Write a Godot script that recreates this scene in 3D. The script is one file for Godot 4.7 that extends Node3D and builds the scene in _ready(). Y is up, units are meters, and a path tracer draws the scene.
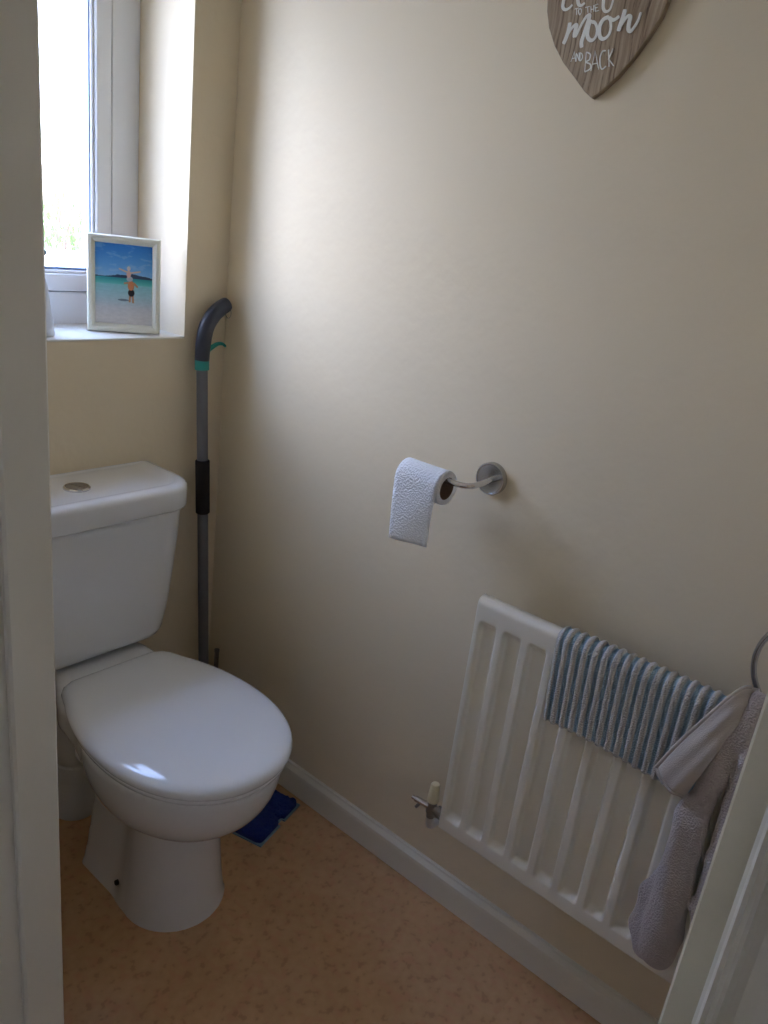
extends Node3D
# A small cloakroom with a toilet, radiator and a bright window, seen through its doorway.
# x: 0 at the right wall, negative into the room; y up; z: 0 at the back (window) wall, positive towards the door.

const XC := -0.406      # centre line of the toilet
var taken := {}
var M := {}

# ---------------------------------------------------------------- helpers: objects
func numbered(called: String) -> String:
	if not taken.has(called):
		taken[called] = 0
		return called
	taken[called] += 1
	return "%s_%03d" % [called, taken[called]]

func thing(called: String, label: String, category: String, at := Vector3.ZERO, group := "") -> Node3D:
	var o := Node3D.new()
	o.name = numbered(called)
	add_child(o, true)
	o.position = at
	o.set_meta("label", label)
	o.set_meta("category", category)
	if group != "":
		o.set_meta("group", group)
	return o

func setting(called: String) -> Node3D:
	var o := Node3D.new()
	o.name = called
	o.set_meta("kind", "structure")
	add_child(o, true)
	return o

func obj(called: String, st: SurfaceTool, m: Material, parent: Node = self, off := Vector3.ZERO) -> MeshInstance3D:
	st.generate_normals()
	var o := MeshInstance3D.new()
	o.mesh = st.commit()
	o.material_override = m
	o.name = called
	o.cast_shadow = GeometryInstance3D.SHADOW_CASTING_SETTING_ON
	parent.add_child(o, true)
	o.position = off
	return o

func struct(called: String, st: SurfaceTool, m: Material) -> MeshInstance3D:
	var o := obj(called, st, m)
	o.set_meta("kind", "structure")
	return o

# ---------------------------------------------------------------- helpers: shapes
func new_st() -> SurfaceTool:
	var st := SurfaceTool.new()
	st.begin(Mesh.PRIMITIVE_TRIANGLES)
	return st

# adds a closed or open set of triangles with one winding; turns all of them when the volume comes out negative
func emit(st: SurfaceTool, t: PackedVector3Array, group := 0, xf := Transform3D.IDENTITY, col := PackedColorArray(), groups := PackedInt32Array()) -> void:
	var c := Vector3.ZERO
	for p in t:
		c += p
	c /= maxf(1.0, t.size())
	var vol := 0.0
	for i in range(0, t.size(), 3):
		vol += (t[i] - c).dot((t[i + 1] - c).cross(t[i + 2] - c))
	var flip := vol > 0.0
	if xf.basis.determinant() < 0:
		flip = not flip
	st.set_smooth_group(group)
	for i in range(0, t.size(), 3):
		if groups.size() > 0:
			st.set_smooth_group(groups[i / 3])
		for k in ([0, 2, 1] if flip else [0, 1, 2]):
			if col.size() > 0:
				st.set_color(col[i + k])
			st.add_vertex(xf * t[i + k])

func quad(t: PackedVector3Array, a: Vector3, b: Vector3, c: Vector3, d: Vector3) -> void:
	t.append(a); t.append(b); t.append(c)
	t.append(a); t.append(c); t.append(d)

# box from corner to corner with chamfered edges
func box(st: SurfaceTool, lo: Vector3, hi: Vector3, b := 0.0, xf := Transform3D.IDENTITY) -> void:
	var c := (lo + hi) * 0.5
	var h := (hi - lo) * 0.5
	var t := PackedVector3Array()
	var v := func(sx: float, sy: float, sz: float, ax: int) -> Vector3:
		var q := Vector3(sx * (h.x - b), sy * (h.y - b), sz * (h.z - b))
		if ax == 0: q.x = sx * h.x
		elif ax == 1: q.y = sy * h.y
		else: q.z = sz * h.z
		return c + q
	var add := func(pts: Array) -> void:
		var mid := Vector3.ZERO
		for p in pts: mid += p
		mid /= pts.size()
		for k in range(1, pts.size() - 1):
			var a: Vector3 = pts[0]
			var e: Vector3 = pts[k]
			var g: Vector3 = pts[k + 1]
			if (e - a).cross(g - a).dot(mid - c) < 0:
				t.append(a); t.append(g); t.append(e)
			else:
				t.append(a); t.append(e); t.append(g)
	for s in [-1.0, 1.0]:
		add.call([v.call(s, -1, -1, 0), v.call(s, 1, -1, 0), v.call(s, 1, 1, 0), v.call(s, -1, 1, 0)])
		add.call([v.call(-1, s, -1, 1), v.call(1, s, -1, 1), v.call(1, s, 1, 1), v.call(-1, s, 1, 1)])
		add.call([v.call(-1, -1, s, 2), v.call(1, -1, s, 2), v.call(1, 1, s, 2), v.call(-1, 1, s, 2)])
	if b > 0.0:
		for s in [-1.0, 1.0]:
			for r in [-1.0, 1.0]:
				add.call([v.call(s, r, -1, 0), v.call(s, r, 1, 0), v.call(s, r, 1, 1), v.call(s, r, -1, 1)])
				add.call([v.call(s, -1, r, 0), v.call(s, 1, r, 0), v.call(s, 1, r, 2), v.call(s, -1, r, 2)])
				add.call([v.call(-1, s, r, 1), v.call(1, s, r, 1), v.call(1, s, r, 2), v.call(-1, s, r, 2)])
				for q in [-1.0, 1.0]:
					add.call([v.call(s, r, q, 0), v.call(s, r, q, 1), v.call(s, r, q, 2)])
	emit(st, t, -1, xf)

# rings of equal length joined into a skin; with `sharp`, edges where the skin turns by more than 35 degrees and the caps stay crisp
func loft(st: SurfaceTool, rings: Array, cap0 := true, cap1 := true, closed := true, xf := Transform3D.IDENTITY, group := 0, sharp := false) -> void:
	var t := PackedVector3Array()
	var gr := PackedInt32Array()
	var n: int = rings[0].size()
	var g := 1 if group == 0 else group
	for r in rings.size() - 1:
		var a: PackedVector3Array = rings[r]
		var b: PackedVector3Array = rings[r + 1]
		if sharp and r > 0:
			var turn := 0.0
			for i in [0, n / 3, (2 * n) / 3]:
				turn = maxf(turn, (a[i] - rings[r - 1][i]).angle_to(b[i] - a[i]))
			if turn > 0.6:
				g += 1
		for i in (n if closed else n - 1):
			var j := (i + 1) % n
			quad(t, a[i], a[j], b[j], b[i])
			gr.append(g); gr.append(g)
	for e in [[cap0, 0], [cap1, rings.size() - 1]]:
		if e[0]:
			var ring: PackedVector3Array = rings[e[1]]
			var c := Vector3.ZERO
			for p in ring: c += p
			c /= n
			for i in n:
				gr.append((90 + e[1]) if sharp else g)
				if e[1] == 0:
					t.append(c); t.append(ring[(i + 1) % n]); t.append(ring[i])
				else:
					t.append(c); t.append(ring[i]); t.append(ring[(i + 1) % n])
	emit(st, t, group, xf, PackedColorArray(), gr)

# profile of (radius, height) turned about the y axis
func lathe(st: SurfaceTool, prof: Array, xf := Transform3D.IDENTITY, n := 28, caps := true) -> void:
	var rings := []
	for q in prof:
		var r := PackedVector3Array()
		for i in n:
			var a := TAU * i / n
			r.append(Vector3(q[0] * cos(a), q[1], q[0] * sin(a)))
		rings.append(r)
	loft(st, rings, caps, caps, true, xf, 0, true)

func smooth_path(pts: Array, per := 6) -> PackedVector3Array:
	var out := PackedVector3Array()
	for i in pts.size() - 1:
		var p0: Vector3 = pts[maxi(i - 1, 0)]
		var p1: Vector3 = pts[i]
		var p2: Vector3 = pts[i + 1]
		var p3: Vector3 = pts[mini(i + 2, pts.size() - 1)]
		for k in per:
			out.append(p1.cubic_interpolate(p2, p0, p3, float(k) / per))
	out.append(pts[-1])
	return out

# round tube along a path; radii may be one number or one per point; squash flattens it along `flat`
func tube(st: SurfaceTool, path: PackedVector3Array, rad, n := 14, loop := false, caps := true) -> void:
	var rings := []
	var side := Vector3.ZERO
	var m := path.size()
	for i in m:
		var d: Vector3
		if loop:
			d = (path[(i + 1) % m] - path[(i - 1 + m) % m]).normalized()
		else:
			d = (path[mini(i + 1, m - 1)] - path[maxi(i - 1, 0)]).normalized()
		if side == Vector3.ZERO:
			side = d.cross(Vector3.UP if absf(d.y) < 0.9 else Vector3.RIGHT).normalized()
		side = (side - d * side.dot(d)).normalized()
		var up := d.cross(side)
		var r: float = rad if not (rad is Array) else rad[mini(i, rad.size() - 1)]
		var ring := PackedVector3Array()
		for k in n:
			var a := TAU * k / n
			ring.append(path[i] + side * cos(a) * r + up * sin(a) * r)
		rings.append(ring)
	if loop:
		rings.append(rings[0])
	loft(st, rings, caps and not loop, caps and not loop, true, Transform3D.IDENTITY, 0, not loop)

# a solid sheet between two grids of points (rows of equal length)
func sheet(st: SurfaceTool, outer: Array, inner: Array, cols: Array = []) -> void:
	var t := PackedVector3Array()
	var cc := PackedColorArray()
	var nr := outer.size()
	var nc: int = outer[0].size()
	var put := func(a: Array) -> void:
		for k in [0, 1, 2, 0, 2, 3]:
			t.append(a[k][0])
			if cols.size() > 0:
				cc.append(cols[a[k][1]][a[k][2]])
	for r in nr - 1:
		for c in nc - 1:
			put.call([[outer[r][c], r, c], [outer[r][c + 1], r, c + 1], [outer[r + 1][c + 1], r + 1, c + 1], [outer[r + 1][c], r + 1, c]])
			put.call([[inner[r][c], r, c], [inner[r + 1][c], r + 1, c], [inner[r + 1][c + 1], r + 1, c + 1], [inner[r][c + 1], r, c + 1]])
	for c in nc - 1:
		put.call([[outer[0][c], 0, c], [inner[0][c], 0, c], [inner[0][c + 1], 0, c + 1], [outer[0][c + 1], 0, c + 1]])
		put.call([[outer[nr - 1][c], nr - 1, c], [outer[nr - 1][c + 1], nr - 1, c + 1], [inner[nr - 1][c + 1], nr - 1, c + 1], [inner[nr - 1][c], nr - 1, c]])
	for r in nr - 1:
		put.call([[outer[r][0], r, 0], [outer[r + 1][0], r + 1, 0], [inner[r + 1][0], r + 1, 0], [inner[r][0], r, 0]])
		put.call([[outer[r][nc - 1], r, nc - 1], [inner[r][nc - 1], r, nc - 1], [inner[r + 1][nc - 1], r + 1, nc - 1], [outer[r + 1][nc - 1], r + 1, nc - 1]])
	emit(st, t, 0, Transform3D.IDENTITY, cc)

# prism of a flat outline (x, y) extruded along z from z0 to z1, rounded by `b`
func prism(st: SurfaceTool, pts: PackedVector2Array, z0: float, z1: float, xf := Transform3D.IDENTITY, b := 0.0) -> void:
	var tri := Geometry2D.triangulate_polygon(pts)
	var ins := pts
	if b > 0.0:
		var n := pts.size()
		ins = PackedVector2Array()
		var sgn := -1.0 if Geometry2D.is_polygon_clockwise(pts) else 1.0
		for i in n:
			var d := (pts[(i + 1) % n] - pts[(i - 1 + n) % n]).normalized()
			ins.append(pts[i] + Vector2(-d.y, d.x) * b * sgn)
		tri = Geometry2D.triangulate_polygon(ins)
	var t := PackedVector3Array()
	for k in range(0, tri.size(), 3):
		for q in [0, 1, 2]:
			t.append(Vector3(ins[tri[k + q]].x, ins[tri[k + q]].y, z1))
		for q in [0, 2, 1]:
			t.append(Vector3(ins[tri[k + q]].x, ins[tri[k + q]].y, z0))
	var n2 := pts.size()
	var cw := 1.0 if (ins[tri[1]] - ins[tri[0]]).cross(ins[tri[2]] - ins[tri[0]]) > 0 else -1.0
	var poly_ccw := not Geometry2D.is_polygon_clockwise(pts)
	var lay := [[ins, z0], [pts, z0 + b], [pts, z1 - b], [ins, z1]] if b > 0.0 else [[pts, z0], [pts, z1]]
	for l in lay.size() - 1:
		for i in n2:
			var j := (i + 1) % n2
			var a := Vector3(lay[l][0][i].x, lay[l][0][i].y, lay[l][1])
			var e := Vector3(lay[l][0][j].x, lay[l][0][j].y, lay[l][1])
			var g := Vector3(lay[l + 1][0][j].x, lay[l + 1][0][j].y, lay[l + 1][1])
			var h := Vector3(lay[l + 1][0][i].x, lay[l + 1][0][i].y, lay[l + 1][1])
			if poly_ccw == (cw > 0):
				quad(t, a, e, g, h)
			else:
				quad(t, e, a, h, g)
	emit(st, t, -1, xf)

# surface nets over a signed distance function on a box
func nets(st: SurfaceTool, lo: Vector3, hi: Vector3, cell: float, f: Callable) -> void:
	var nx := int(ceil((hi.x - lo.x) / cell)) + 1
	var ny := int(ceil((hi.y - lo.y) / cell)) + 1
	var nz := int(ceil((hi.z - lo.z) / cell)) + 1
	var val := PackedFloat32Array()
	val.resize(nx * ny * nz)
	var i := 0
	for z in nz:
		for y in ny:
			for x in nx:
				val[i] = f.call(lo + Vector3(x, y, z) * cell)
				i += 1
	var at := func(x: int, y: int, z: int) -> int: return (z * ny + y) * nx + x
	var vert := {}
	var pos := PackedVector3Array()
	for z in nz - 1:
		for y in ny - 1:
			for x in nx - 1:
				var b0: int = (z * ny + y) * nx + x
				var c := [val[b0], val[b0 + 1], val[b0 + nx], val[b0 + nx + 1], val[b0 + nx * ny], val[b0 + nx * ny + 1], val[b0 + nx * ny + nx], val[b0 + nx * ny + nx + 1]]
				var neg := 0
				for k in 8:
					if c[k] < 0: neg += 1
				if neg == 0 or neg == 8:
					continue
				var sum := Vector3.ZERO
				var cnt := 0
				for e in [[0, 1], [2, 3], [4, 5], [6, 7], [0, 2], [1, 3], [4, 6], [5, 7], [0, 4], [1, 5], [2, 6], [3, 7]]:
					var a: float = c[e[0]]
					var d: float = c[e[1]]
					if (a < 0) != (d < 0):
						var w := a / (a - d)
						var p0 := Vector3(e[0] & 1, (e[0] >> 1) & 1, (e[0] >> 2) & 1)
						var p1 := Vector3(e[1] & 1, (e[1] >> 1) & 1, (e[1] >> 2) & 1)
						sum += p0.lerp(p1, w)
						cnt += 1
				vert[b0] = pos.size()
				pos.append(lo + (Vector3(x, y, z) + sum / cnt) * cell)
	var t := PackedVector3Array()
	var sx := 1
	var sy := nx
	var sz := nx * ny
	for z in range(1, nz - 1):
		for y in range(1, ny - 1):
			for x in range(1, nx - 1):
				var b0: int = (z * ny + y) * nx + x
				var v0 := val[b0]
				for ax in [[sx, sy, sz], [sy, sz, sx], [sz, sx, sy]]:
					var v1 := val[b0 + ax[0]]
					if (v0 < 0) == (v1 < 0):
						continue
					var q := [b0 - ax[1] - ax[2], b0 - ax[2], b0, b0 - ax[1]]
					var a := pos[vert[q[0]]]
					var b := pos[vert[q[1]]]
					var c := pos[vert[q[2]]]
					var d := pos[vert[q[3]]]
					if v0 < 0:
						quad(t, a, b, c, d)
					else:
						quad(t, a, d, c, b)
	emit(st, t)

func smin(a: float, b: float, k: float) -> float:
	var h := maxf(k - absf(a - b), 0.0) / k
	return minf(a, b) - h * h * k * 0.25

# ---------------------------------------------------------------- materials
func img_tex(im: Image) -> ImageTexture:
	im.generate_mipmaps()
	return ImageTexture.create_from_image(im)

func noise(freq: float, oct := 3, sd := 1, kind := FastNoiseLite.TYPE_SIMPLEX_SMOOTH) -> FastNoiseLite:
	var n := FastNoiseLite.new()
	n.seed = sd
	n.noise_type = kind
	n.frequency = freq
	n.fractal_octaves = oct
	return n

func bump(freq: float, size: int, strength: float, sd := 1, oct := 3) -> ImageTexture:
	var im := noise(freq, oct, sd).get_seamless_image(size, size)
	im.convert(Image.FORMAT_RGBA8)
	im.bump_map_to_normal_map(strength)
	return img_tex(im)

func mat(c: Color, rough := 0.5, metal := 0.0) -> StandardMaterial3D:
	var m := StandardMaterial3D.new()
	m.albedo_color = c
	m.roughness = rough
	m.metallic = metal
	return m

func with_bump(m: StandardMaterial3D, tex: Texture2D, tiles_per_metre: float, scale := 1.0, world := true) -> StandardMaterial3D:
	m.normal_enabled = true
	m.normal_texture = tex
	m.normal_scale = scale
	m.uv1_triplanar = true
	m.uv1_world_triplanar = world
	m.uv1_scale = Vector3.ONE * tiles_per_metre
	return m

func rgb(r: int, g: int, b: int) -> Color:
	return Color8(r, g, b)

func make_materials() -> void:
	var fine := bump(0.05, 256, 2.0, 3, 3)
	var terry := bump(0.11, 256, 6.0, 5, 2)
	M.wall = with_bump(mat(rgb(229, 214, 185), 0.75), fine, 2.0, 0.16)
	M.hall_wall = with_bump(mat(rgb(222, 215, 204), 0.6), fine, 2.0, 0.16)
	M.ceiling = mat(rgb(236, 233, 224), 0.9)
	M.gloss_paint = with_bump(mat(rgb(229, 224, 210), 0.32), fine, 1.2, 0.07)
	M.bare_paint = with_bump(mat(rgb(230, 222, 198), 0.5), fine, 3.0, 0.15)
	M.ceramic = mat(rgb(226, 226, 226), 0.12)
	M.ceramic.clearcoat_enabled = true
	M.ceramic.clearcoat = 0.6
	M.ceramic.clearcoat_roughness = 0.04
	M.seat = mat(rgb(230, 230, 231), 0.07)
	M.upvc = mat(rgb(236, 238, 240), 0.3)
	M.gasket = mat(rgb(134, 156, 190), 0.6)
	M.dark_gap = mat(rgb(60, 62, 66), 0.8)
	M.glass = mat(Color(0.96, 0.98, 1.0, 0.06), 0.02)
	M.glass.transparency = BaseMaterial3D.TRANSPARENCY_ALPHA
	M.chrome = mat(rgb(205, 205, 208), 0.14, 1.0)
	M.dull_chrome = mat(rgb(150, 146, 140), 0.32, 1.0)
	M.satin_chrome = mat(rgb(188, 186, 184), 0.24, 1.0)
	M.plastic_pipe = mat(rgb(212, 210, 204), 0.35)
	M.radiator = mat(rgb(236, 229, 213), 0.3)
	M.cream_plastic = mat(rgb(226, 215, 176), 0.45)
	M.pole = mat(rgb(112, 113, 120), 0.4, 0.35)
	M.handle = mat(rgb(48, 52, 63), 0.35)
	M.teal = mat(rgb(42, 150, 140), 0.45)
	M.foam = with_bump(mat(rgb(24, 22, 25), 0.95), fine, 8.0, 0.5)
	M.paper = with_bump(mat(rgb(238, 239, 241), 0.95), bump(0.06, 256, 8.0, 11, 1), 14.0, 0.8)
	M.card = mat(rgb(120, 96, 78), 0.9)
	M.grey_terry = with_bump(mat(rgb(188, 176, 170), 1.0), terry, 9.0, 1.3)
	M.grey_weave = with_bump(mat(rgb(184, 173, 163), 1.0), terry, 16.0, 0.5)
	M.stripe_terry = with_bump(mat(Color.WHITE, 1.0), terry, 12.0, 1.0)
	M.stripe_terry.vertex_color_use_as_albedo = true
	M.blue_pad = with_bump(mat(rgb(30, 54, 128), 1.0), terry, 9.0, 1.6)
	M.pad_edge = mat(rgb(120, 150, 175), 0.9)
	M.frame_white = mat(rgb(226, 224, 206), 0.4)
	M.white_letters = with_bump(mat(rgb(238, 238, 230), 0.8), fine, 10.0, 0.3)
	M.bottle = mat(rgb(222, 226, 236), 0.3)
	M.bottle_cap = mat(rgb(150, 185, 205), 0.4)
	M.black = mat(rgb(22, 20, 20), 0.7)
	M.carpet = with_bump(mat(rgb(150, 135, 118), 1.0), terry, 5.0, 0.8)
	M.render_white = mat(rgb(232, 230, 224), 0.9)
	M.leaf = mat(rgb(112, 150, 70), 0.6)
	M.leaf.backlight_enabled = true
	M.leaf.backlight = Color(0.25, 0.35, 0.1)
	M.paving = mat(rgb(206, 200, 190), 0.95)
	# floor: mottled cork-brown vinyl
	var n1 := noise(0.012, 4, 21)
	var n2 := noise(0.06, 3, 22)
	var n3 := noise(0.035, 2, 23)
	var S := 640
	var im := Image.create(S, S, false, Image.FORMAT_RGB8)
	for y in S:
		for x in S:
			var a := n1.get_noise_2d(x, y) * 0.9
			var b := n2.get_noise_2d(x, y * 1.15)
			var d := n3.get_noise_2d(x * 1.4 + 900, y)
			var k := 0.55 + 0.28 * a + 0.24 * b
			var c := Color8(190, 146, 102).lerp(Color8(220, 178, 134), clampf(k, 0, 1))
			c = c.lerp(Color8(208, 150, 114), clampf(d * 0.9 - 0.05, 0, 0.5))
			if b < -0.34:
				c = c.lerp(Color8(158, 114, 78), clampf((-0.34 - b) * 2.0, 0, 0.3))
			im.set_pixel(x, y, c)
	M.floor = mat(Color.WHITE, 0.42)
	M.floor.albedo_texture = img_tex(im)
	M.floor.uv1_triplanar = true
	M.floor.uv1_world_triplanar = true
	M.floor.uv1_scale = Vector3.ONE * 0.95
	# grey-brown washed wood, grain running up the board
	var w1 := noise(0.05, 4, 31)
	var w2 := noise(0.012, 3, 32)
	var iw := Image.create(256, 512, false, Image.FORMAT_RGB8)
	for y in 512:
		for x in 256:
			var wob := w2.get_noise_2d(x * 0.6, y * 0.35) * 9.0
			var g := w1.get_noise_2d((x + wob) * 3.4, y * 0.10)
			var l := w2.get_noise_2d(x * 2.0 + 300, y * 0.25)
			var c := Color8(134, 112, 88).lerp(Color8(182, 164, 138), clampf(0.5 + g * 0.95 + l * 0.4, 0, 1))
			if g < -0.28: c = c.lerp(Color8(92, 74, 56), clampf((-0.28 - g) * 5.0, 0, 0.7))
			iw.set_pixel(x, y, c)
	M.wood = mat(Color.WHITE, 0.75)
	M.wood.albedo_texture = img_tex(iw)
	M.wood.uv1_triplanar = true
	M.wood.uv1_world_triplanar = true
	M.wood.uv1_scale = Vector3(4.2, 2.2, 4.2)
	M.wood_edge = mat(rgb(176, 160, 138), 0.75)

# ---------------------------------------------------------------- toilet
# outline of the seat: rounded front, sides that narrow towards a straight back edge with rounded corners
func egg_ring(y: float, off: float, n := 72) -> PackedVector3Array:
	var a := 0.176 - off
	var zf := 0.656 - off
	var zb := 0.187 + off
	var zm := 0.432
	var rc := 0.040
	var half := PackedVector2Array()      # from the front tip round one side to the back centre
	for i in 30:
		var th := PI / 2 * (1.0 - i / 30.0)
		half.append(Vector2(a * pow(cos(th), 0.93), zm + (zf - zm) * pow(sin(th), 0.95)))
	for i in 25:
		var r := i / 25.0 * (1.0 - rc / (zm - zb))
		half.append(Vector2(a * sqrt(1.0 - 0.69 * r * r), zm - (zm - zb) * r))
	var e := half[-1]
	for i in range(1, 9):
		var th := PI / 2 * i / 8.0
		half.append(Vector2(e.x - rc * 0.9 + rc * 0.9 * cos(th) - 0.004 * i / 8.0, zb + rc - rc * sin(th) + (e.y - zb - rc) * (1.0 - i / 8.0)))
	half.append(Vector2(0, zb))
	var len := PackedFloat32Array([0.0])
	for i in range(1, half.size()):
		len.append(len[-1] + half[i].distance_to(half[i - 1]))
	var pts := PackedVector2Array()
	var k := 0
	for i in n / 2 + 1:
		var want := len[-1] * i / (n / 2.0)
		while k < half.size() - 2 and len[k + 1] < want:
			k += 1
		pts.append(half[k].lerp(half[k + 1], clampf((want - len[k]) / maxf(len[k + 1] - len[k], 1e-6), 0, 1)))
	var out := PackedVector3Array()
	for q in pts:
		out.append(Vector3(XC + 0.002 + q.x, y, q.y))
	for i in range(n / 2 - 1, 0, -1):
		out.append(Vector3(XC + 0.002 - pts[i].x, y, pts[i].y))
	return out

func pan_field(p: Vector3) -> float:
	var x := p.x - XC
	var y := p.y
	var z := p.z
	# bowl: egg plan that shrinks downwards
	var t := clampf((0.400 - y) / 0.168, 0.0, 1.0)
	var s := pow(maxf(1.0 - pow(t, 2.2), 0.0), 0.68)
	var a := 0.082 + 0.087 * s
	var zf := 0.500 + 0.148 * s
	var zb := 0.250 - 0.035 * s
	var zm := 0.425 - 0.02 * t
	var rz := (zf - zm) if z > zm else (zm - zb)
	var e := sqrt((x / a) * (x / a) + ((z - zm) / rz) * ((z - zm) / rz))
	var bowl := (e - 1.0) * minf(a, rz) * 0.8
	bowl = maxf(bowl, y - 0.401)
	bowl = maxf(bowl, 0.240 - y)
	# front column: round in plan, flaring to the floor
	var k := clampf(y / 0.24, 0.0, 1.0)
	var ca := lerpf(0.106, 0.083, pow(k, 0.65))
	var zc := lerpf(0.413, 0.415, k)
	var col := Vector2(x - 0.005, z - zc).length() - ca
	col = maxf(col, y - 0.31)
	# rear foot: slab with sloping sides
	var hw := lerpf(0.093, 0.050, pow(clampf(y / 0.28, 0, 1), 0.65))
	var dq := Vector2(maxf(absf(x) - hw + 0.015, 0.0), maxf(absf(z - 0.300) - 0.085 + 0.015, 0.0)).length() - 0.015
	dq = maxf(dq, maxf(absf(x) - hw, absf(z - 0.300) - 0.085) if dq < -0.014 else dq)
	var foot := maxf(dq, y - 0.34)
	# trap outlet towards the soil pipe
	var pa := p - Vector3(XC, 0.20, 0.125)
	var trap := Vector2(pa.x, pa.y).length() - 0.047
	trap = maxf(trap, absf(z - 0.20) - 0.085)
	# shelf under the cistern
	var hs := 0.102 + 0.03 * smoothstep(0.13, 0.23, z) + 0.012 * smoothstep(0.08, 0.02, z)
	var sh := Vector3(maxf(absf(x) - hs + 0.012, 0), maxf(absf(y - 0.398 + 0.02 * smoothstep(0.15, 0.21, z)) - 0.033 + 0.012, 0), maxf(absf(z - 0.17) - 0.155 + 0.012, 0)).length() - 0.012
	var body := smin(bowl, col, 0.035)
	body = smin(body, foot, 0.022)
	body = smin(body, trap, 0.03)
	body = smin(body, sh, 0.03)
	return body

func rrect_ring(y: float, hw: float, z0: float, z1: float, rf: float, rb: float, off := 0.0, n := 10) -> PackedVector3Array:
	var out := PackedVector3Array()
	var h := hw - off
	for c in [[1, 1, rf], [-1, 1, rf], [-1, -1, rb], [1, -1, rb]]:
		var r: float = maxf(c[2] - off, 0.003)
		var zc: float = (z1 - off - r) if c[1] > 0 else (z0 + off * 0.3 + r)
		var xc: float = c[0] * (h - r)
		var a0: float = {[1, 1]: 0.0, [-1, 1]: PI / 2, [-1, -1]: PI, [1, -1]: 1.5 * PI}[[c[0], c[1]]]
		for i in n + 1:
			var a := a0 + PI / 2 * i / n
			var bow := 0.0
			out.append(Vector3(XC + xc + r * cos(a), y, zc + r * sin(a) + bow))
	return out

func build_toilet() -> void:
	var t := thing("toilet", "white close-coupled ceramic toilet with closed oval lid in the corner", "toilet")
	var st := new_st()
	nets(st, Vector3(XC - 0.20, -0.008, 0.0), Vector3(XC + 0.20, 0.43, 0.67), 0.0075, pan_field)
	var pan := obj("pan", st, M.ceramic, t)
	st = new_st()
	lathe(st, [[0.0, 0.0], [0.0055, 0.0], [0.0055, 0.006], [0.0, 0.006]], Transform3D(Basis(Vector3(0, 0, 1), PI / 2 - 0.15), Vector3(XC - 0.0838, 0.036, 0.351)), 14)
	obj("fixing_hole", st, M.black, pan)
	st = new_st()
	loft(st, [egg_ring(0.403, 0.012), egg_ring(0.4035, 0.006), egg_ring(0.411, 0.005), egg_ring(0.4125, 0.010)])
	obj("seat", st, M.seat, t)
	st = new_st()
	var rings := []
	for q in [[0.4135, 0.012], [0.4138, 0.006], [0.416, 0.0022], [0.4195, 0.0004], [0.423, 0.0], [0.4275, 0.001], [0.4315, 0.0042], [0.4345, 0.0095], [0.437, 0.018], [0.4395, 0.032], [0.4418, 0.052]]:
		rings.append(egg_ring(q[0], q[1]))
	for q in [[0.4435, 0.75], [0.4445, 0.45], [0.445, 0.15]]:
		var r := PackedVector3Array()
		for p in egg_ring(q[0], 0.052):
			r.append(Vector3(lerpf(XC, p.x, q[1]), q[0], lerpf(0.43, p.z, q[1])))
		rings.append(r)
	loft(st, rings)
	obj("lid", st, M.seat, t)
	# cistern body
	st = new_st()
	rings = []
	for q in [[0.444, 0.122, 0.152, 0.04], [0.446, 0.140, 0.160, 0.045], [0.451, 0.152, 0.165, 0.05], [0.462, 0.162, 0.168, 0.055], [0.49, 0.170, 0.170, 0.06], [0.53, 0.177, 0.1725, 0.062], [0.60, 0.186, 0.1755, 0.063], [0.67, 0.193, 0.178, 0.065], [0.725, 0.197, 0.180, 0.066], [0.748, 0.198, 0.181, 0.066]]:
		rings.append(rrect_ring(q[0], q[1], 0.004, q[2], q[3], 0.02))
	loft(st, rings)
	obj("cistern", st, M.ceramic, t)
	st = new_st()
	rings = []
	for q in [[0.744, 0.004], [0.7445, 0.001], [0.747, 0.0], [0.782, 0.0], [0.788, 0.0015], [0.792, 0.005], [0.7945, 0.010], [0.7955, 0.016], [0.7955, 0.022], [0.7945, 0.027], [0.7935, 0.032], [0.7938, 0.06]]:
		rings.append(rrect_ring(q[0], 0.2075, 0.002, 0.193, 0.074, 0.022, q[1]))
	loft(st, rings)
	obj("cistern_lid", st, M.ceramic, t)
	st = new_st()
	lathe(st, [[0.0, 0], [0.0255, 0], [0.0255, 0.003], [0.0235, 0.0055], [0.0215, 0.0055], [0.0205, 0.0035], [0.0, 0.0035]], Transform3D(Basis.IDENTITY, Vector3(XC - 0.020, 0.7935, 0.098)), 40)
	var b := obj("flush_button", st, M.chrome, t)
	for s in [-1.0, 1.0]:
		st = new_st()
		var pts := PackedVector2Array()
		for i in 19:
			var a := -PI / 2 + PI * i / 18.0
			pts.append(Vector2(cos(a) * 0.0195 * (1.0 if s > 0 else 1.0) + 0.0008, sin(a) * 0.0195))
		prism(st, pts, 0.0, 0.0028, Transform3D(Basis(Vector3(0, 1, 0), 0.35 + (0.0 if s > 0 else PI)) * Basis(Vector3(1, 0, 0), -PI / 2), Vector3(XC - 0.020, 0.7968, 0.098)), 0.0006)
		obj("button_half", st, M.dull_chrome, b)

func build_soil_pipe() -> void:
	var t := thing("soil_pipe", "white plastic soil pipe standing on the floor behind the toilet pan", "pipe")
	var st := new_st()
	lathe(st, [[0.050, 0.0], [0.050, 0.13], [0.046, 0.14], [0.046, 0.29], [0.040, 0.305], [0.0, 0.31]], Transform3D(Basis.IDENTITY, Vector3(XC - 0.012, 0, 0.062)), 32)
	obj("pipe", st, M.plastic_pipe, t)
	st = new_st()
	lathe(st, [[0.0502, 0.10], [0.054, 0.102], [0.054, 0.138], [0.052, 0.142], [0.0465, 0.144]], Transform3D(Basis.IDENTITY, Vector3(XC - 0.012, 0, 0.062)), 32)
	obj("collar", st, M.plastic_pipe, t)

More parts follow.
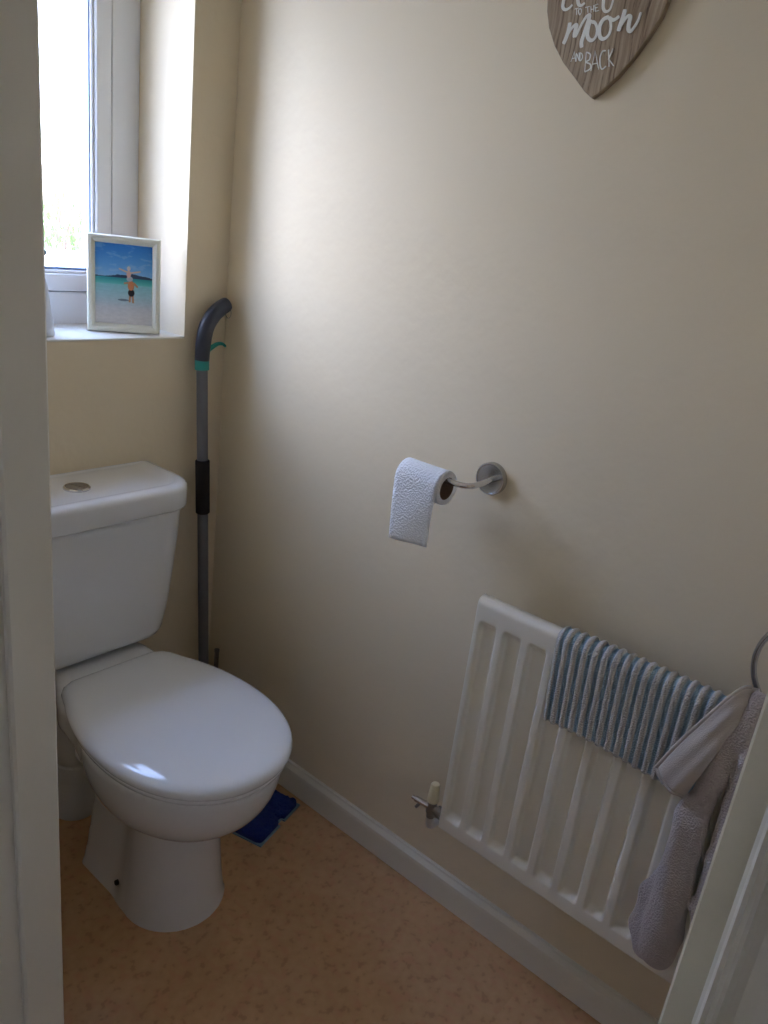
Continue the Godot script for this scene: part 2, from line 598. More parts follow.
# ---------------------------------------------------------------- radiator
func build_radiator() -> void:
	var t := thing("radiator", "cream fluted panel radiator fixed low on the plain wall", "radiator")
	var z0 := 0.829
	var z1 := 1.421
	var y0 := 0.254
	var y1 := 0.757
	var xf := -0.0905
	var depth := 0.0125
	var pitch := 0.0497
	var first := 0.858        # centre of the first recess
	# front panel as a height field with softly sloped recesses
	var zs := PackedFloat32Array()
	var ys := PackedFloat32Array()
	for i in 9:
		zs.append(z0 + 0.004 * i / 8.0 * 1.0)
	var k := 0
	while first + k * pitch < z1 - 0.02:
		var c := first + k * pitch
		for d in [-0.0200, -0.0185, -0.0165, -0.0145, -0.0128, -0.0115, 0.0, 0.0115, 0.0128, 0.0145, 0.0165, 0.0185, 0.0200]:
			zs.append(c + d)
		k += 1
	for i in 5:
		zs.append(z1 - 0.004 + 0.001 * i)
	for q in [0.0, 0.0015, 0.003, 0.006, 0.010, 0.028, 0.030, 0.033, 0.036, 0.039, 0.042, 0.045, 0.048, 0.052]:
		ys.append(y0 + q)
	for i in 8:
		ys.append(lerpf(y0 + 0.06, y1 - 0.07, i / 7.0))
	for q in [0.062, 0.058, 0.055, 0.052, 0.049, 0.046, 0.043, 0.040, 0.037, 0.022, 0.014, 0.010, 0.0065, 0.0035, 0.0015, 0.0]:
		ys.append(y1 - q)
	var outer := []
	var inner := []
	for y in ys:
		var ro := PackedVector3Array()
		var ri := PackedVector3Array()
		for z in zs:
			var u: float = fposmod(z - first + pitch / 2, pitch) - pitch / 2
			var w := 1.0 - smoothstep(0.0122, 0.0192, absf(u))
			if z < first - pitch / 2 or z > first + (k - 0.5) * pitch:
				w = 0.0
			var h := smoothstep(y0 + 0.028, y0 + 0.044, y) * (1.0 - smoothstep(y1 - 0.056, y1 - 0.038, y))
			var dd := depth * w * h
			# rolled edges
			var ez := minf(z - z0, z1 - z)
			var et := minf(y1 - y, 0.012)
			var eb := minf(y - y0, 0.004)
			var r := 0.0
			r += 0.004 * (1.0 - sqrt(maxf(0.0, 1.0 - pow(1.0 - minf(ez, 0.004) / 0.004, 2))))
			r += 0.012 * (1.0 - sqrt(maxf(0.0, 1.0 - pow(1.0 - et / 0.012, 2))))
			r += 0.004 * (1.0 - sqrt(maxf(0.0, 1.0 - pow(1.0 - eb / 0.004, 2))))
			ro.append(Vector3(xf + dd + minf(r, 0.014), y, z))
			ri.append(Vector3(xf + 0.024, y, z))
		outer.append(ro)
		inner.append(ri)
	var st := new_st()
	sheet(st, outer, inner)
	obj("front_panel", st, M.radiator, t)
	for z in [z0 + 0.1, z1 - 0.1]:
		st = new_st()
		box(st, Vector3(-0.0660, y0 + 0.06, z - 0.015), Vector3(0.0, y1 - 0.06, z + 0.015), 0.002)
		obj("bracket", st, M.radiator, t)

func build_valve() -> void:
	var t := thing("radiator_valve", "small chrome lockshield valve with a cream cap beside the radiator", "valve")
	var c := Vector3(-0.062, 0.262, 0.792)
	var st := new_st()
	lathe(st, [[0.0, -0.022], [0.0085, -0.022], [0.0085, -0.012], [0.011, -0.010], [0.011, 0.004], [0.0095, 0.008], [0.0095, 0.020], [0.0, 0.020]], Transform3D(Basis.IDENTITY, c), 12)
	tube(st, PackedVector3Array([c, c + Vector3(0, 0, 0.030)]), 0.0085, 12)
	tube(st, PackedVector3Array([c + Vector3(0, 0, 0.014), c + Vector3(0, 0, 0.026)]), 0.0125, 6)
	obj("valve_body", st, M.dull_chrome, t)
	st = new_st()
	lathe(st, [[0.0, 0.017], [0.0118, 0.017], [0.0118, 0.026], [0.0088, 0.055], [0.0078, 0.058], [0.0, 0.0585]], Transform3D(Basis.IDENTITY, c), 24)
	obj("cap", st, M.cream_plastic, t)
	st = new_st()
	tube(st, PackedVector3Array([c + Vector3(-0.004, 0.004, -0.006), c + Vector3(-0.012, 0.008, -0.034)]), 0.0062, 12)
	tube(st, PackedVector3Array([c + Vector3(-0.012, 0.008, -0.034), c + Vector3(-0.0135, 0.0088, -0.041)]), 0.004, 12)
	obj("drain_spout", st, M.chrome, t)
	st = new_st()
	box(st, Vector3(-0.004, -0.020, -0.003), Vector3(0.004, 0.0, 0.003), 0.001, Transform3D(Basis(Vector3(1, 0, 0), 0.5), c + Vector3(-0.008, 0.004, -0.022)))
	obj("spout_key", st, M.dull_chrome, t)
	st = new_st()
	tube(st, smooth_path([c + Vector3(0, -0.018, 0), c + Vector3(0, -0.036, 0), c + Vector3(0.008, -0.048, 0), c + Vector3(0.03, -0.052, 0), c + Vector3(0.064, -0.052, 0)], 5), 0.0078, 14)
	obj("pipe_tail", st, M.plastic_pipe, t)

# ---------------------------------------------------------------- towels and ring
func build_striped_towel() -> void:
	var n := noise(9.0, 2, 41)
	var path := []
	for p in [[-0.0595, 0.655], [-0.0595, 0.70], [-0.0595, 0.742], [-0.0610, 0.7535], [-0.066, 0.7600], [-0.073, 0.7620], [-0.080, 0.7615], [-0.088, 0.7575], [-0.0948, 0.749], [-0.0970, 0.736], [-0.0985, 0.715], [-0.0995, 0.690], [-0.1005, 0.665], [-0.1015, 0.640], [-0.1020, 0.622], [-0.1020, 0.6085], [-0.1020, 0.6055]]:
		path.append(Vector2(p[0], p[1]))
	var pitch := 0.0166
	var za := 0.988
	var zb := 1.284
	var cols := int((zb - za) / pitch * 12)
	var beige := Color(0.54, 0.49, 0.42)
	var blue := Color(0.22, 0.34, 0.44)
	var rows := PackedVector2Array()
	var tang := PackedVector2Array()
	for i in path.size() - 1:
		for s in 3:
			rows.append(path[i].lerp(path[i + 1], s / 3.0))
	rows.append(path[-1])
	var outer := []
	var inner := []
	var colors := []
	for r in rows.size():
		var d := (rows[mini(r + 1, rows.size() - 1)] - rows[maxi(r - 1, 0)]).normalized()
		var nn := Vector2(d.y, -d.x)     # outward from the radiator (towards the room on the front, up on top)
		if nn.dot(rows[r] - Vector2(-0.077, 0.70)) < 0:
			nn = -nn
		var ro := PackedVector3Array()
		var ri := PackedVector3Array()
		var rc := PackedColorArray()
		var down := clampf((0.762 - rows[r].y) / 0.155, 0.0, 1.0) if rows[r].x < -0.077 else 0.0
		for c in cols + 1:
			var v := float(c) / cols
			var z := lerpf(za, zb, v) + 0.011 * down * (1.0 - v) + 0.0007 * n.get_noise_2d(rows[r].y * 3.0, v * 3.0)
			var f := fposmod((v * (zb - za)) / pitch + 0.12, 1.0)
			var rib := 0.0
			var g := 1.0
			if f < 0.62:
				var q := (f / 0.62) * 2.0 - 1.0
				rib = sqrt(maxf(0.0, 1.0 - q * q))
				g = 0.0 if absf(q) < 0.86 else (absf(q) - 0.86) / 0.14
			var edge := minf(1.0, minf(c, cols - c) / 5.0)
			var wave := 0.0025 * sin(v * 9.0 + 0.6) * down + 0.0006 * n.get_noise_2d(v * 5.0, rows[r].y * 4.0)
			var h := (0.0018 + 0.0042 * rib) * edge + wave * 0.6
			var y_drop := 0.003 * sin(v * 7.0) * down * down
			ro.append(Vector3(rows[r].x + nn.x * h, rows[r].y + nn.y * h + y_drop, z))
			ri.append(Vector3(rows[r].x - nn.x * 0.0018, rows[r].y - nn.y * 0.0018 + y_drop, z))
			var sp := n.get_noise_2d(r * 6.3, c * 5.1) * 0.16
			var b2 := blue.lerp(beige, clampf(0.12 + sp, 0, 0.35))
			var e2 := beige.lerp(blue, clampf(0.06 + sp * 0.8, 0, 0.25))
			var cc := e2.lerp(b2, g)
			if c < 3 or r > rows.size() - 4:
				cc = beige.lerp(blue, 0.15)
			rc.append(cc)
		outer.append(ro)
		inner.append(ri)
		colors.append(rc)
	var st := new_st()
	sheet(st, outer, inner, colors)
	var o := obj("striped_towel", st, M.stripe_terry)
	o.set_meta("label", "ribbed hand towel in blue and beige stripes draped over the radiator top")
	o.set_meta("category", "towel")

func capsule_chain(p: Vector3, pts: Array, rad: Array, flat: float) -> float:
	var best := 1e9
	for i in pts.size() - 1:
		var a: Vector3 = pts[i]
		var b: Vector3 = pts[i + 1]
		var pa := p - a
		var ba := b - a
		pa.x *= flat
		ba.x *= flat
		var h := clampf(pa.dot(ba) / ba.dot(ba), 0.0, 1.0)
		var d := (pa - ba * h).length() - lerpf(rad[i], rad[i + 1], h)
		best = smin(best, d, 0.012) if best < 1e8 else d
	return best

var LA := [Vector3(-0.100, 0.795, 1.303), Vector3(-0.123, 0.73, 1.286), Vector3(-0.128, 0.666, 1.277), Vector3(-0.131, 0.584, 1.268), Vector3(-0.132, 0.481, 1.271), Vector3(-0.132, 0.385, 1.273), Vector3(-0.128, 0.335, 1.274)]
var RA := [0.014, 0.015, 0.0185, 0.0235, 0.0265, 0.0285, 0.028]
var LB := [Vector3(-0.116, 0.60, 1.275), Vector3(-0.116, 0.496, 1.259), Vector3(-0.116, 0.417, 1.242), Vector3(-0.117, 0.350, 1.241), Vector3(-0.118, 0.316, 1.256)]
var RB := [0.011, 0.013, 0.017, 0.019, 0.019]
var LC := [Vector3(-0.100, 0.79, 1.33), Vector3(-0.126, 0.712, 1.315), Vector3(-0.128, 0.639, 1.312), Vector3(-0.137, 0.548, 1.316), Vector3(-0.138, 0.46, 1.322), Vector3(-0.135, 0.39, 1.326)]
var RC := [0.014, 0.0155, 0.017, 0.0175, 0.0175, 0.0165]
var LD := [Vector3(-0.098, 0.79, 1.36), Vector3(-0.126, 0.70, 1.352), Vector3(-0.125, 0.56, 1.362), Vector3(-0.125, 0.36, 1.365)]
var RD := [0.016, 0.02, 0.026, 0.028]
var tn: FastNoiseLite

func towel_field(p: Vector3) -> float:
	var q := p
	q.z += 0.004 * tn.get_noise_3d(p.x * 3.0, p.y * 1.2, p.z * 3.0)
	var a := capsule_chain(q, LA, RA, 1.25)
	var b := capsule_chain(q, LB, RB, 1.25)
	var c := capsule_chain(q, LC, RC, 1.2)
	var d := capsule_chain(q, LD, RD, 1.25)
	var f := smin(a, b, 0.004)
	f = smin(f, c, 0.0025)
	f = smin(f, d, 0.006)
	# shallow lengthwise furrows of the loose cloth
	f += 0.0034 * sin(p.z * 185.0 + p.x * 60.0 + p.y * 14.0) * smoothstep(0.33, 0.55, p.y)
	return f

func build_grey_towel() -> void:
	tn = noise(6.0, 2, 51)
	var t := thing("grey_towel", "taupe grey terry towel hanging in folds from the chrome ring", "towel")
	var st := new_st()
	nets(st, Vector3(-0.18, 0.27, 1.205), Vector3(-0.055, 0.825, 1.41), 0.005, towel_field)
	obj("hanging_folds", st, M.grey_terry, t)
	# turned-over corner
	var U := smooth_path([Vector3(-0.090, 0.805, 1.291), Vector3(-0.105, 0.806, 1.277), Vector3(-0.118, 0.788, 1.264), Vector3(-0.128, 0.749, 1.245), Vector3(-0.134, 0.699, 1.222), Vector3(-0.136, 0.643, 1.201)], 5)
	var L := smooth_path([Vector3(-0.090, 0.775, 1.305), Vector3(-0.112, 0.760, 1.290), Vector3(-0.130, 0.737, 1.281), Vector3(-0.142, 0.707, 1.273), Vector3(-0.148, 0.669, 1.263), Vector3(-0.146, 0.626, 1.251)], 5)
	var outer := []
	var inner := []
	for i in U.size():
		var ro := PackedVector3Array()
		var ri := PackedVector3Array()
		var v := float(i) / (U.size() - 1)
		for k in 15:
			var u := k / 14.0
			var p := U[i].lerp(L[i], u)
			p.x -= 0.007 * sin(PI * u) * (0.5 + 0.5 * v) + 0.0015 * sin(u * 14.0 + v * 5.0)
			p.y -= 0.005 * sin(PI * u) * v * v
			var th := 0.0035 * (1.0 if k > 0 and k < 14 and i < U.size() - 1 else 0.45)
			ro.append(p + Vector3(-th, 0, 0))
			ri.append(p + Vector3(th, 0, 0))
		outer.append(ro)
		inner.append(ri)
	st = new_st()
	sheet(st, outer, inner)
	obj("turned_corner", st, M.grey_weave, t)
	st = new_st()
	var hem := PackedVector3Array()
	for i in range(3, U.size()):
		hem.append(U[i] + Vector3(-0.001, 0, 0))
	for k in range(1, 15):
		var u := k / 14.0
		var p := U[-1].lerp(L[-1], u)
		p.x -= 0.007 * sin(PI * u) + 0.0015 * sin(u * 14.0 + 5.0) + 0.001
		p.y -= 0.005 * sin(PI * u)
		hem.append(p)
	tube(st, hem, 0.0028, 8)
	obj("hem", st, M.grey_weave, t)

func build_towel_ring() -> void:
	var t := thing("towel_ring", "chrome towel ring on the wall above the radiator", "towel ring")
	var c := Vector3(-0.048, 0.832, 1.353)
	var st := new_st()
	var path := PackedVector3Array()
	for i in 64:
		var a := TAU * i / 64
		path.append(c + Vector3(0, sin(a) * 0.085, cos(a) * 0.085))
	tube(st, path, 0.0043, 12, true)
	obj("ring", st, M.chrome, t)
	st = new_st()
	tube(st, PackedVector3Array([Vector3(-0.056, 0.917, 1.353), Vector3(0.0, 0.917, 1.353)]), 0.009, 18)
	obj("post", st, M.chrome, t)
	st = new_st()
	lathe(st, [[0.0, 0], [0.027, 0], [0.027, 0.005], [0.024, 0.008], [0.0, 0.008]], Transform3D(Basis(Vector3(0, 0, 1), PI / 2), Vector3(0, 0.917, 1.353)), 32)
	obj("wall_plate", st, M.chrome, t)

# ---------------------------------------------------------------- toilet roll
func build_roll_holder() -> void:
	var t := thing("toilet_roll_holder", "chrome toilet roll holder with a round wall plate and bent arm", "roll holder")
	var y := 0.943
	var st := new_st()
	lathe(st, [[0.0, 0], [0.0295, 0], [0.0295, 0.010], [0.0285, 0.012], [0.0265, 0.012], [0.0255, 0.011], [0.0, 0.011]], Transform3D(Basis(Vector3(0, 0, 1), PI / 2), Vector3(0, y, 0.765)), 40)
	obj("wall_plate", st, M.satin_chrome, t)
	st = new_st()
	tube(st, smooth_path([Vector3(-0.010, y + 0.004, 0.776), Vector3(-0.035, y + 0.003, 0.776), Vector3(-0.055, y + 0.001, 0.775), Vector3(-0.074, y - 0.001, 0.770), Vector3(-0.085, y - 0.002, 0.757), Vector3(-0.087, y - 0.002, 0.740), Vector3(-0.087, y - 0.002, 0.70), Vector3(-0.087, y - 0.002, 0.645)], 5), 0.0052, 16)
	obj("arm", st, M.chrome, t)

func build_roll() -> void:
	var t := thing("toilet_roll", "nearly used white toilet roll with one sheet hanging down", "toilet roll")
	var c := Vector3(-0.087, 0.9262, 0)
	var z0 := 0.634
	var z1 := 0.728
	var st := new_st()
	var rings := []
	for q in [[0.0205, z0], [0.0298, z0], [0.0305, z0 + 0.001], [0.0305, z1 - 0.001], [0.0298, z1], [0.0205, z1], [0.0205, z0]]:
		var r := PackedVector3Array()
		for i in 48:
			var a := TAU * i / 48
			r.append(c + Vector3(cos(a) * q[0], sin(a) * q[0], q[1]))
		rings.append(r)
	var t2 := PackedVector3Array()
	for k in rings.size() - 1:
		for i in 48:
			var j := (i + 1) % 48
			quad(t2, rings[k][i], rings[k][j], rings[k + 1][j], rings[k + 1][i])
	st = new_st()
	var t3 := PackedInt32Array()
	for k in rings.size() - 1:
		for i in 96:
			t3.append(k + 1)
	emit(st, t2, 0, Transform3D.IDENTITY, PackedColorArray(), t3)
	obj("paper_roll", st, M.paper, t)
	st = new_st()
	rings = []
	for q in [[0.0204, z0 + 0.0005], [0.0204, z1 - 0.0005], [0.0196, z1 - 0.0005], [0.0196, z0 + 0.0005], [0.0204, z0 + 0.0005]]:
		var r := PackedVector3Array()
		for i in 36:
			var a := TAU * i / 36
			r.append(c + Vector3(cos(a) * q[0], sin(a) * q[0], q[1]))
		rings.append(r)
	loft(st, rings, false, false)
	obj("cardboard_core", st, M.card, t)
	# hanging sheet, leaving the roll over the top and falling on the room side
	var path := PackedVector2Array()
	for i in 13:
		var a := PI * 0.42 + PI * 0.58 * i / 12.0
		path.append(Vector2(c.x + cos(a) * 0.0313, c.y + sin(a) * 0.0313))
	for i in range(1, 15):
		var v := i / 14.0
		path.append(Vector2(c.x - 0.0313 - 0.004 * sin(v * 2.6) + 0.003 * v, c.y - 0.116 * v))
	var outer := []
	var inner := []
	for i in path.size():
		var d := (path[mini(i + 1, path.size() - 1)] - path[maxi(i - 1, 0)]).normalized()
		var nn := Vector2(d.y, -d.x)
		if nn.dot(path[i] - Vector2(c.x + 0.02, c.y - 0.06)) < 0: nn = -nn
		var ro := PackedVector3Array()
		var ri := PackedVector3Array()
		for k in 13:
			var u := k / 12.0
			var sw := 0.0015 * sin(u * 6.0 + i * 0.25) * clampf(i / 12.0 - 1.0, 0.0, 1.0)
			var drop := 0.004 * u * clampf((i - 12) / 14.0, 0, 1)
			var f := clampf((i - 12) / 14.0, 0, 1)
			var zz := lerpf(z0 + 0.0005 + 0.004 * f, z1 - 0.0005 - 0.012 * f, u)
			var tw := 0.012 * f * u
			ro.append(Vector3(path[i].x + nn.x * (0.0004 + sw) + tw, path[i].y + nn.y * (0.0004 + sw) + drop, zz))
			ri.append(Vector3(path[i].x - nn.x * (0.0004 - sw) + tw, path[i].y - nn.y * (0.0004 - sw) + drop, zz))
		outer.append(ro)
		inner.append(ri)
	st = new_st()
	sheet(st, outer, inner)
	obj("hanging_sheet", st, M.paper, t)

# ---------------------------------------------------------------- heart sign
func stroke(st: SurfaceTool, pts: Array, w0: float, w1: float, rise := 0.0) -> void:
	var p3 := []
	for q in pts:
		p3.append(Vector3(q[0] * 0.001, q[1] * 0.001, 0))
	var path := smooth_path(p3, 4) if pts.size() > 3 else PackedVector3Array(p3)
	var n := path.size()
	var l := PackedVector2Array()
	var r := PackedVector2Array()
	var t := PackedVector3Array()
	for i in n:
		var d := (path[mini(i + 1, n - 1)] - path[maxi(i - 1, 0)]).normalized()
		# down strokes broad, up strokes thin, as a brush writes
		var w := lerpf(w1, w0, clampf(-d.y * 0.5 + 0.5, 0, 1)) * (0.7 if i == 0 or i == n - 1 else 1.0)
		l.append(Vector2(path[i].x - d.y * w, path[i].y + d.x * w))
		r.append(Vector2(path[i].x + d.y * w, path[i].y - d.x * w))
	var lay := func(q: Vector2, x: float) -> Vector3: return Vector3(x, q.y, q.x)
	for i in n - 1:
		var f := -0.0006 - rise
		quad(t, lay.call(l[i], f), lay.call(l[i + 1], f), lay.call(r[i + 1], f), lay.call(r[i], f))
		quad(t, lay.call(l[i], 0.0), lay.call(r[i], 0.0), lay.call(r[i + 1], 0.0), lay.call(l[i + 1], 0.0))
		quad(t, lay.call(l[i], 0.0), lay.call(l[i + 1], 0.0), lay.call(l[i + 1], f), lay.call(l[i], f))
		quad(t, lay.call(r[i], f), lay.call(r[i + 1], f), lay.call(r[i + 1], 0.0), lay.call(r[i], 0.0))
	emit(st, t, -1)

func build_heart() -> void:
	var t := thing("heart_sign", "grey-brown wooden heart sign with white lettering hung high on the wall", "sign", Vector3(0, 1.66, 0.822))
	var pts := PackedVector2Array()
	for q in [[4, -104], [17, -95], [38, -76], [58, -51], [73, -27], [86, -3], [91, 16], [93, 36], [92, 56], [86, 78], [74, 94], [57, 102], [40, 101], [22, 93], [6, 76], [-4, 64], [-15, 77], [-31, 94], [-48, 102], [-66, 102], [-84, 93], [-96, 76], [-101, 56], [-101, 38], [-97, 14], [-89, -8], [-74, -33], [-55, -55], [-32, -75], [-10, -95]]:
		pts.append(Vector2(q[0] * 0.001, q[1] * 0.001))
	# prism extrudes along its own z: turn it so that it sticks out of the wall towards -x
	var xf := Transform3D(Basis(Vector3(0, 0, 1), Vector3(0, 1, 0), Vector3(-1, 0, 0)), Vector3.ZERO)
	var st := new_st()
	prism(st, pts, 0.0, 0.012, xf, 0.0012)
	obj("board", st, M.wood, t)
	var words := {
		"lettering_love": [[[[-64, 47], [-69, 36], [-71, 24], [-70, 17], [-65, 14], [-59, 16], [-55, 20]], [[-47, 36], [-48, 28], [-45, 20], [-40, 18], [-35, 21]]], 2.6, 1.4],
		"lettering_you": [[[[-12, 44], [-8, 36], [-6, 25], [-4, 13], [1, 8], [7, 10], [9, 19], [10, 35]]], 2.4, 1.6],
		"lettering_to": [[[[-50, 14], [-43, 15]], [[-47, 15], [-45, 6]], [[-42, 14], [-43, 11], [-40, 6], [-38, 9], [-39, 13], [-42, 14]]], 0.8, 0.7],
		"lettering_the": [[[[-33, 15], [-26, 16]], [[-29, 15], [-27, 8]], [[-24, 16], [-22, 8]], [[-20, 17], [-18, 9]], [[-23, 12], [-19, 12]], [[-18, 17], [-15, 9], [-10, 10]], [[-18, 17], [-13, 18]], [[-17, 13], [-13, 14]]], 0.8, 0.7],
		"lettering_moon": [[[[-54, -3], [-54, -12], [-56, -23], [-59, -31]], [[-56, -23], [-51, -13], [-45, -7], [-42, -8], [-43, -17], [-42, -23]], [[-41, -23], [-36, -11], [-30, 1], [-24, 5], [-24, -3], [-27, -18], [-29, -29], [-27, -37]], [[-20, -1], [-22, -10], [-21, -22], [-14, -28], [-8, -25], [-7, -15], [-12, -6], [-18, -4]], [[8, 1], [0, -2], [-4, -11], [-1, -23], [6, -27], [13, -22], [14, -12], [10, -1]], [[8, 0], [13, -3], [18, -3], [24, 1]], [[31, 9], [30, -1], [28, -10], [27, -18]], [[27, -16], [32, -6], [37, 0], [41, -1], [41, -8], [42, -16], [46, -19], [50, -14], [54, -6], [56, 4]]], 3.0, 1.9],
		"lettering_and": [[[[-41, -55], [-38, -42], [-33, -55]], [[-40, -51], [-35, -50]], [[-32, -55], [-34, -44], [-27, -54], [-30, -43]], [[-28, -43], [-26, -54], [-23, -51], [-24, -46], [-28, -43]]], 0.8, 0.7],
		"lettering_back": [[[[-18, -43], [-15, -69]], [[-18, -43], [-11, -46], [-11, -53], [-16, -56], [-8, -59], [-7, -65], [-15, -69]], [[-5, -68], [-4, -42], [7, -66]], [[-4, -59], [3, -58]], [[13, -42], [8, -43], [6, -51], [9, -62], [13, -66], [18, -62]], [[17, -41], [23, -63]], [[24, -40], [20, -53], [30, -62]]], 1.0, 0.9],
	}
	for w in words:
		st = new_st()
		var lift := 0.0
		for s in words[w][0]:
			stroke(st, s, words[w][1] * 0.001, words[w][2] * 0.001, lift)
			lift += 0.00012
		obj(w, st, M.white_letters, t, Vector3(-0.012, 0, 0))

# ---------------------------------------------------------------- mop, pad, pipe stub
func build_mop() -> void:
	var t := thing("spray_mop", "grey spray mop with dark curved handle leaning in the corner", "mop")
	var A := Vector3(-0.0850, 1.005, 0.030)
	var B := Vector3(-0.0605, 0.045, 0.0685)
	var dir := (B - A).normalized()
	var on := func(y: float) -> Vector3: return A + dir * ((y - A.y) / dir.y)
	var st := new_st()
	tube(st, PackedVector3Array([A, B]), 0.0127, 20)
	obj("pole", st, M.pole, t)
	st = new_st()
	tube(st, PackedVector3Array([on.call(0.786), on.call(0.784), on.call(0.657), on.call(0.655)]), [0.0145, 0.0165, 0.0165, 0.0145], 20)
	obj("foam_grip", st, M.foam, t)
	st = new_st()
	tube(st, PackedVector3Array([on.call(1.018), on.call(0.996)]), 0.0160, 24)
	obj("collar", st, M.teal, t)
	st = new_st()
	var h := smooth_path([on.call(1.017), Vector3(-0.0842, 1.050, 0.030), Vector3(-0.0775, 1.088, 0.030), Vector3(-0.0590, 1.115, 0.029), Vector3(-0.0370, 1.131, 0.028), Vector3(-0.0185, 1.140, 0.027)], 6)
	var rr := []
	for i in h.size():
		rr.append(0.0162 + 0.001 * sin(PI * i / (h.size() - 1)))
	rr[rr.size() - 1] = 0.0125
	rr[rr.size() - 2] = 0.0155
	tube(st, h, rr, 24)
	var hd := obj("handle", st, M.handle, t)
	st = new_st()
	var lp := PackedVector3Array()
	for i in 24:
		var a := TAU * i / 24
		lp.append(Vector3(-0.0200, 1.121 + 0.012 * sin(a), 0.032 + 0.010 * cos(a)))
	tube(st, lp, 0.0009, 6, true)
	obj("hanging_loop", st, M.chrome, hd)
	st = new_st()
	tube(st, smooth_path([Vector3(-0.074, 1.038, 0.032), Vector3(-0.060, 1.046, 0.032), Vector3(-0.046, 1.052, 0.032), Vector3(-0.033, 1.052, 0.032), Vector3(-0.023, 1.046, 0.032)], 5), [0.006, 0.006, 0.0058, 0.0056, 0.0054, 0.0052, 0.005, 0.005, 0.0048, 0.0046, 0.0044, 0.0042, 0.004, 0.004, 0.0038, 0.0036, 0.0034, 0.0032, 0.003, 0.003, 0.0025], 12)
	obj("trigger", st, M.teal, t)
	st = new_st()
	lathe(st, [[0.0, 0.02], [0.018, 0.02], [0.018, 0.045], [0.0145, 0.07], [0.0, 0.07]], Transform3D(Basis.IDENTITY, Vector3(B.x, 0, B.z)), 20)
	obj("joint", st, M.handle, t)
	st = new_st()
	box(st, Vector3(B.x - 0.10, 0.0, B.z - 0.045), Vector3(B.x + 0.035, 0.022, B.z + 0.045), 0.006)
	obj("head", st, M.handle, t)

func build_pad() -> void:
	var t := thing("mop_pad", "blue chenille mop pad lying on the floor beside the toilet", "mop pad")
	# a pad seen end-on, slightly turned: local x along its length
	var st := new_st()
	var n := noise(60.0, 2, 61)
	var outl := func(x: float, y: float) -> float:
		# rounded rectangle with a notch in the front edge
		var d := Vector2(maxf(absf(x) - 0.066, 0), maxf(absf(y) - 0.042, 0)).length() - 0.014
		var nt := Vector2(maxf(absf(x - 0.006) - 0.009, 0), maxf(absf(y - 0.062) - 0.013, 0)).length() - 0.002
		return maxf(d, -nt)
	var field := func(p: Vector3) -> float:
		var d: float = outl.call(p.x, p.z)
		var top: float = p.y - 0.0165 - 0.0075 * n.get_noise_2d(p.x, p.z)
		return maxf(maxf(d, top), 0.0035 - p.y)
	nets(st, Vector3(-0.092, -0.002, -0.068), Vector3(0.092, 0.026, 0.072), 0.0032, field)
	var xf := Transform3D(Basis(Vector3(0, 1, 0), deg_to_rad(14.0)), Vector3(-0.124, 0.0, 0.370))
	var o := obj("pile", st, M.blue_pad, t)
	o.transform = xf
	st = new_st()
	var back := PackedVector2Array()
	for c in [[0.083, 0.059], [0.016, 0.059], [0.015, 0.050], [-0.003, 0.050], [-0.004, 0.059], [-0.083, 0.059], [-0.083, -0.059], [0.083, -0.059]]:
		back.append(Vector2(c[0], -c[1]))
	prism(st, back, 0.0, 0.0040, Transform3D(Basis(Vector3(1, 0, 0), -PI / 2), Vector3.ZERO), 0.0005)
	var e := obj("backing", st, M.pad_edge, t)
	e.transform = xf

func build_stub() -> void:
	var t := thing("water_pipe", "thin grey water pipe rising from the floor in the corner behind the mop", "pipe")
	var st := new_st()
	tube(st, PackedVector3Array([Vector3(-0.0255, 0, 0.062), Vector3(-0.0255, 0.268, 0.062)]), 0.0058, 12)
	obj("pipe", st, M.dull_chrome, t)
	st = new_st()
	tube(st, PackedVector3Array([Vector3(-0.0255, 0.268, 0.062), Vector3(-0.0255, 0.274, 0.062)]), 0.0068, 12)
	obj("cap", st, M.dull_chrome, t)

